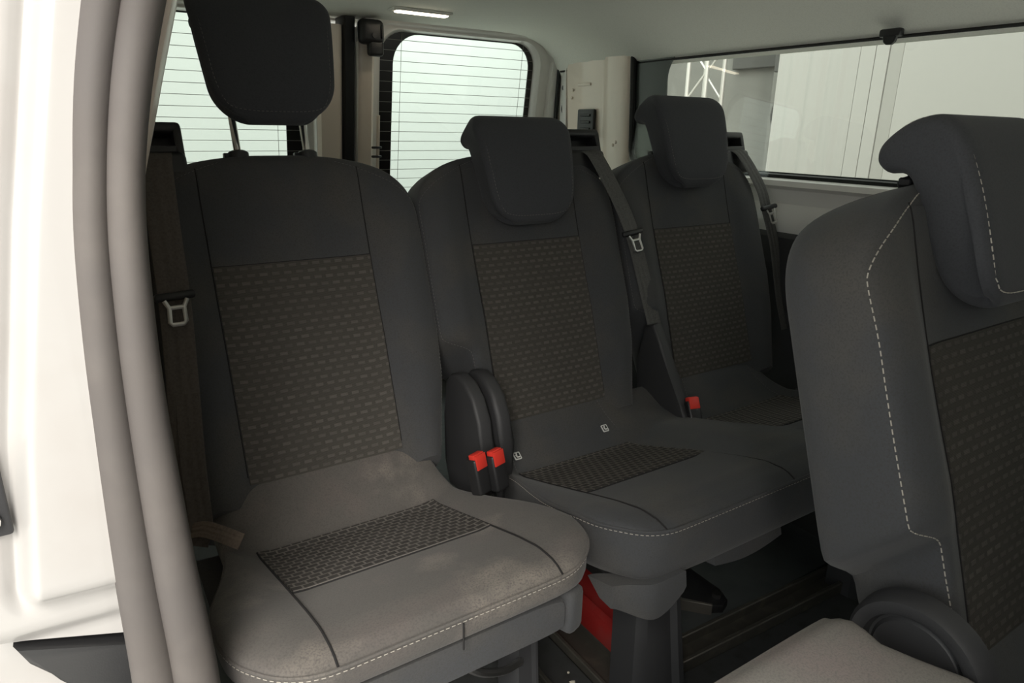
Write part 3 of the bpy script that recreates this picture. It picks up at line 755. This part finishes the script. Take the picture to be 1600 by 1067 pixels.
for (a_, b_) in ((-.380, .060), (-.148, .056)):            # small child-seat anchor tags
    p = cb.surf(a_, b_, .0015); n_ = (cb.surf(a_ + .01, b_) - cb.surf(a_ - .01, b_)).cross(cb.surf(a_, b_ + .01) - cb.surf(a_, b_ - .01)).normalized()
    if n_.z < 0: n_ = -n_
    t_ = Vector((1, 0, 0)); u_ = n_.cross(t_).normalized(); rot = Matrix((t_, u_, n_)).transposed()
    tg = box('anchor_tag', p, (.0155, .0165, .0022), 'label_white', s2, .002, 2, rot); tag(tg, 'small white anchor tag with seated figure mark')
    box('tag_field', p + n_*.0010, (.0118, .0128, .0014), 'plastic_black', tg, .001, 1, rot)
    bm = bmesh.new()
    add_box(bm, p + n_*.0018 + t_*-.001 + u_*.0038, (.0032, .0032, .0006), 0, 1, rot)
    add_box(bm, p + n_*.0018 + t_*-.002 + u_*-.0005, (.0034, .0062, .0006), 0, 1, rot @ Matrix.Rotation(.2, 3, 'Z'))
    add_box(bm, p + n_*.0018 + t_*.0012 + u_*-.0032, (.0066, .0030, .0006), 0, 1, rot)
    link('figure_mark', bm, 'label_white', tg)
belt_guide(s2, .487, 0, 1); belt_guide(s2, .995, 0, 1)

# ------------------------------------------------------------------ second-row seat in the foreground
X4, Y4 = .612, -.833
s4 = empty('middle_row_seat', (X4, Y4 - .15, 0)); tag(s4, 'large dark grey fabric seat in the right foreground seen from its side', 'seat')
bp4 = seat_back(s4, X4, Y4, 'left', .0)
c4, mid4, w4 = cushion(s4, X4, Y4, .222, .236, [0], 'fabric', .15)
c4.patch('woven_panel', -.148, .148, .100, .303, 'weave_cushion', s4, na=18, nb=14)
# recliner disc with raised rim
bm = bmesh.new(); cen = Vector((X4 - .200, Y4 + .022, .428))
profd = [(0, .020), (.046, .020), (.050, .016), (.053, .016), (.056, .026), (.060, .028), (.070, .027), (.075, .020), (.077, 0)]
rings = []
for r_, h in profd: rings.append([bm.verts.new(cen + Vector((-h, math.cos(2*math.pi*k/40)*r_, math.sin(2*math.pi*k/40)*r_))) for k in range(40)])
for q, w in zip(rings, rings[1:]):
    for k in range(40): bm.faces.new((q[k], q[(k+1) % 40], w[(k+1) % 40], w[k]))
bm.faces.new(rings[-1]); bmesh.ops.remove_doubles(bm, verts=bm.verts[:], dist=1e-6)
link('recliner_cover', bm, 'plastic_dark', s4)
leg_part('leg', s4, X4 - .15, Y4 - .32, .08, .1, .31); leg_part('leg', s4, X4 + .15, Y4 - .32, .08, .1, .31)
leg_part('rear_leg', s4, X4 - .13, Y4 + .0, .08, .1, .31); leg_part('rear_leg', s4, X4 + .15, Y4 + .0, .08, .1, .31)
box('seat_frame', (X4, Y4 - .2, .30), (.40, .38, .04), 'rubber', s4, .006, 1)

# folded neighbour: low fabric slab at the bottom right corner
s5 = empty('folded_seat', (.10, -1.0, 0)); tag(s5, 'pale dusty grey folded seat slab in the bottom right corner', 'seat')
fp = Pad((.125, -.738, .474), (1, 0, 0), (0, -1, 0), (0, 0, 1), lambda b: .225*min(1, (b + .02)/.05)**.4 if b < .03 else .225, lambda b: (.222 - .012*(1 - sst(b, .0, .03)) - .006*sst(b, .03, .06) + .036*sst(b, .06, .13)), lambda b: -.02,
         lambda a, b: .004 - .012*sst(b, .02, .16) + .02*sst(b, .2, .35)*0, lambda b: -.085, lambda b: 1 - .5*(1 - sst(b, -.001, .02)), 7, 8)
fp.build('folded_back', [0, .006, .014, .025, .04, .06, .09, .13, .18, .24, .30, .36, .42, .47, .5], 'fabric_folded', s5)
box('seat_base', (.115, -.98, .30), (.38, .44, .12), 'plastic_black', s5, .02, 2)
leg_part('leg', s5, -.02, -.98, .08, .1, .25); leg_part('leg', s5, .26, -.98, .08, .1, .25)

# ------------------------------------------------------------------ belts and buckles
def back_pt(cx, y0, a, b, d): return Vector((cx + a, y0, .42)) + Vector(BU)*b + Vector(BN)*d
b1 = empty('seat_belt', (-.2, .1, .4)); tag(b1, 'brownish seat belt hanging along the outer side of the single seat', 'seat belt')
P1 = [back_pt(0, 0, -.188, .556, -.03), back_pt(0, 0, -.190, .545, .000), back_pt(0, 0, -.194, .52, .016), back_pt(0, 0, -.200, .42, .034), back_pt(0, 0, -.204, .30, .040), back_pt(0, 0, -.214, .16, .042), back_pt(0, 0, -.222, .06, .044), back_pt(0, 0, -.226, -.01, .046), Vector((-.228, -.062, .385))]
ribbon('webbing', P1, [(1, .05, 0)]*7 + [(1, 0, 0)]*2, .046, .0016, 'webbing', b1)
ribbon('belt_tail', [(-.236, -.064, .392), (-.222, -.082, .400), (-.205, -.108, .402), (-.180, -.142, .398)], [(.5, .3, .7)]*4, .024, .0016, 'webbing_tan', b1)
ribbon('lap_webbing', [back_pt(0, 0, -.210, .16, .046), back_pt(0, 0, -.214, .11, .050), back_pt(0, 0, -.220, .04, .052), Vector((-.222, -.06, .398)), Vector((-.234, -.075, .37))], [(1, -.2, 0)]*5, .034, .0016, 'webbing', b1)
tongue(b1, back_pt(0, 0, -.203, .312, .046), (1, .08, .02), [-.04*1 + .0, -BU[1], -BU[2]], BN)
b2 = empty('seat_belt', (.75, .1, .4)); tag(b2, 'grey seat belt crossing between the two bench backrests', 'seat belt')
P2 = [back_pt(0, 0, .690, .556, -.03), back_pt(0, 0, .698, .545, .002), back_pt(0, 0, .708, .515, .016), back_pt(0, 0, .742, .41, .030), back_pt(0, 0, .764, .33, .030), back_pt(0, 0, .785, .20, .024), back_pt(0, 0, .812, .08, .010), back_pt(0, 0, .828, .0, .004), back_pt(0, 0, .836, -.035, .0)]
ribbon('webbing', P2, [(1, .12, .12)]*9, .046, .0016, 'webbing_grey', b2)
tongue(b2, back_pt(0, 0, .756, .348, .036), (1, .0, .12), (.22, -BU[1], -BU[2]), BN)
b3 = empty('seat_belt', (1.27, .1, .4)); tag(b3, 'grey seat belt at the far end of the bench below the side window', 'seat belt')
P3 = [back_pt(0, 0, 1.19, .556, -.03), back_pt(0, 0, 1.200, .545, .002), back_pt(0, 0, 1.212, .515, .016), back_pt(0, 0, 1.245, .44, .024), back_pt(0, 0, 1.262, .38, .020), back_pt(0, 0, 1.285, .28, .012), back_pt(0, 0, 1.295, .15, .0), back_pt(0, 0, 1.30, .05, .0)]
ribbon('webbing', P3, [(1, .12, .12)]*8, .046, .0016, 'webbing_grey', b3)
tongue(b3, back_pt(0, 0, 1.262, .385, .028), (1, .0, .12), (.2, -BU[1], -BU[2]), BN)

def buckle(loc, tilt, yaw, label):
    root = empty('belt_buckle', loc); tag(root, label, 'belt buckle', 'red belt buckles')
    rot = Matrix.Rotation(yaw, 3, 'Z') @ Matrix.Rotation(tilt, 3, 'X'); L = Vector(loc)
    bm = bmesh.new(); add_box(bm, L + rot @ Vector((0, 0, -.034)), (.032, .024, .066), .005, 3, rot); link('body', bm, 'plastic_black', root)
    box('release_button', L + rot @ Vector((0, -.003, .001)), (.026, .014, .012), 'red_plastic', root, .0025, 2, rot)
    box('button_face', L + rot @ Vector((0, -.0115, -.008)), (.026, .004, .026), 'red_plastic', root, .0015, 2, rot)
    box('slot', L + rot @ Vector((0, .007, .001)), (.024, .004, .006), 'rubber', root, 0, 1, rot)
    tube('stalk', [L + rot @ Vector((0, 0, -.05)), L + rot @ Vector((0, .004, -.09)), L + Vector((0, .02, -.13))], .009, 'plastic_black', root, n=8, r2=.005)
buckle((.203, -.166, .446), -.25, .35, 'red belt buckle nearer the single seat, left one of the pair')
buckle((.237, -.170, .446), -.25, .30, 'red belt buckle nearer the bench, right one of the pair')
buckle((.800, -.108, .404), -.5, -.25, 'dim red belt buckle alone on the dark far half of the bench')

# ------------------------------------------------------------------ floor fittings
def rail(name, p0, p1, w, h, m, label, cat, group):
    root = empty(name, p0); tag(root, label, cat, group)
    p0, p1 = Vector(p0), Vector(p1); t = (p1 - p0).normalized(); s = Vector((-t.y, t.x, 0)); up = Vector((0, 0, 1))
    for nm, off, ww, hh in (('base_plate', 0, w, .006), ('side_lip', -w/2 + .005, .010, h), ('side_lip', w/2 - .005, .010, h)):
        bm = bmesh.new(); c = (p0 + p1)/2 + s*off + up*(hh/2)
        add_box(bm, c, ((p1 - p0).length, ww, hh), .002, 1, Matrix((t, s, up)).transposed()); link(nm, bm, m, root)
    return root
rail('floor_rail', (.405, .15, 0), (.405, -.62, 0), .075, .022, 'rail_metal', 'dark metal floor rail running under the bench beside the red case', 'rail', 'floor rails')
rail('floor_rail', (.27, .15, 0), (.27, -.62, 0), .05, .018, 'rail_metal', 'dark metal floor rail running between the single seat and the bench', 'rail', 'floor rails')
rail('floor_rail', (.52, -.362, 0), (1.28, -.395, 0), .060, .028, 'rail_metal', 'dark metal cross rail on the floor in front of the bench', 'rail', 'floor rails')
fb = empty('floor_bracket', (.70, -.2, 0)); tag(fb, 'black metal bracket arm lying on the floor behind the bench leg', 'bracket')
prism('arm', [(.65, -.05), (.755, -.05), (.755, -.285), (.742, -.315), (.718, -.324), (.692, -.31), (.65, -.265)], 'z', .002, .030, 'plastic_black', fb, .004, 2)
prism('arm_lit_edge', [(.648, -.05), (.654, -.05), (.654, -.267), (.696, -.313), (.691, -.317), (.648, -.270)], 'z', .002, .036, 'lit_edge', fb, .001, 1)  # added strip, paler to paint the lit edge of the arm
tube('bolt', [(.727, -.297, .028), (.727, -.297, .040)], .010, 'steel', fb, n=6)
# red case
rc = empty('red_case', (.40, -.24, .02)); tag(rc, 'red plastic case lying on the floor rail under the seats', 'case')
prism('case_body', [(.425, .031), (.515, .031), (.520, .075), (.510, .112), (.495, .122), (.465, .122), (.432, .088), (.422, .06)], 'y', -.340, -.10, 'red_case', rc, .006, 2)
prism('case_ridge', [(.4265, .088), (.432, .094), (.430, .098), (.420, .090)], 'y', -.335, -.105, 'red_case', rc, .001, 1)
tag(box('floor_panel', (.82, -.20, .006), (.66, .28, .010), 'floor_panel', None, .003, 1), 'flat black floor panel under the bench', 'floor panel')
for (x, y, sz) in ((.245, -.262, .005), (.335, -.300, .006), (.345, -.275, .003), (.31, -.335, .0035), (.62, -.445, .003), (.76, -.445, .003), (.215, -.31, .004), (.36, -.375, .004)):
    bm = bmesh.new(); bmesh.ops.create_icosphere(bm, subdivisions=1, radius=sz)
    for v in bm.verts: v.co *= random.uniform(.75, 1.2); v.co.z *= .7
    o = link('crumb', bm, 'crumb'); o.location = (x, y, sz*.55); tag(o, 'tiny pale crumb on the dark floor right of the bench leg' if x > .5 else 'tiny pale crumb on the dark floor left of the bench leg', 'crumb', 'crumbs on the floor')

# ------------------------------------------------------------------ the hall outside
tag(box('ground', (1, .5, -.42), (16, 16, .04), 'hall_floor'), kind='structure')
tag(box('wall_rear', (1.2, 3.35, 1.3), (7.0, .1, 3.6), 'hall_white_cool'), kind='structure')
side = empty('wall_far'); tag(side, kind='structure')
box('backing', (3.9, .6, 1.3), (.1, 6, 3.6), 'hall_grey', side)
def panel(name, y0, y1, x, m, label, fold=0, grp=None):
    bm = bmesh.new(); n = 40; fr, bk = [], []
    for i in range(n + 1):
        y = lerp(y0, y1, i/n); d = fold*(math.sin(i*.55) + .5*math.sin(i*1.31 + 1))
        fr.append([bm.verts.new((x + d, y, z)) for z in (-.40, 3.0)]); bk.append([bm.verts.new((x + d + .03, y, z)) for z in (-.40, 3.0)])
    for i in range(n):
        bm.faces.new((fr[i][0], fr[i][1], fr[i+1][1], fr[i+1][0])); bm.faces.new((bk[i][0], bk[i][1], bk[i+1][1], bk[i+1][0]))
        for k in (0, 1): bm.faces.new((fr[i][k], fr[i+1][k], bk[i+1][k], bk[i][k]))
    for i in (0, n): bm.faces.new((fr[i][0], fr[i][1], bk[i][1], bk[i][0]))
    o = link(name, bm, m); tag(o, label, 'panel', grp); return o
panel('curtain_panel', 1.104, 1.585, 3.2, 'hall_white', 'white softly pleated panel outside the side window, left one', .006)
panel('wall_panel', 1.022, 1.100, 3.2, 'hall_white', 'narrow white panel outside, first strip right of the pleated panel')
panel('wall_panel', .952, 1.018, 3.2, 'hall_white', 'narrow white panel outside, middle one of the three thin strips')
panel('wall_panel', .882, .948, 3.205, 'hall_mid', 'narrow greyer panel strip outside right below the coat hook')
panel('curtain_panel', -2.2, .878, 3.2, 'hall_white', 'wide white panel outside filling the right end of the side window', .003)
# lattice truss
tr = empty('lattice_truss', (3.3, 2.3, -.4)); tag(tr, 'pale metal lattice truss standing outside behind the side window', 'truss')
for (x, y) in ((3.2, 2.270), (3.2, 2.115), (3.36, 2.270), (3.36, 2.115)): tube('upright', [(x, y, -.39), (x, y, 2.9)], .014, 'alu', tr, n=10)
for k in range(19):
    z = -.3 + .165*k; y0, y1 = (2.270, 2.115) if k % 2 else (2.115, 2.270)
    tube('brace', [(3.2, y0, z), (3.2, y1, z + .165)], .007, 'alu', tr, n=6); tube('brace', [(3.36, y1, z), (3.36, y0, z + .165)], .007, 'alu', tr, n=6)
db = empty('dark_box', (3.36, 1.665, 1.2)); tag(db, 'dark grey box on a post outside beside the white pleated panel', 'box')
box('case', (3.40, 1.665, 1.46), (.16, .085, .26), 'hall_dark', db, .006, 1); box('post', (3.44, 1.665, .47), (.05, .05, 1.74), 'hall_grey', db, .004, 1)
tag(box('grey_board', (3.82, 2.12, 1.72), (.04, .62, .62), 'hall_dark', None, .006, 1), 'dark grey board on the hall wall outside right of the truss', 'board')
so = empty('wall_socket', (3.4, 1.75, 1.25)); tag(so, 'white wall socket with hanging cable outside the side window', 'socket')
box('pole', (3.50, 1.74, .6), (.05, .16, 2.0), 'hall_grey', so); box('socket_plate', (3.465, 1.725, 1.26), (.02, .09, .12), 'hall_white', so, .005, 1)
tube('cable', catmull([(3.455, 1.735, 1.20), (3.45, 1.775, 1.14), (3.45, 1.78, 1.06), (3.45, 1.73, .98), (3.45, 1.69, .96)], 6), .006, 'hall_line', so, n=6)
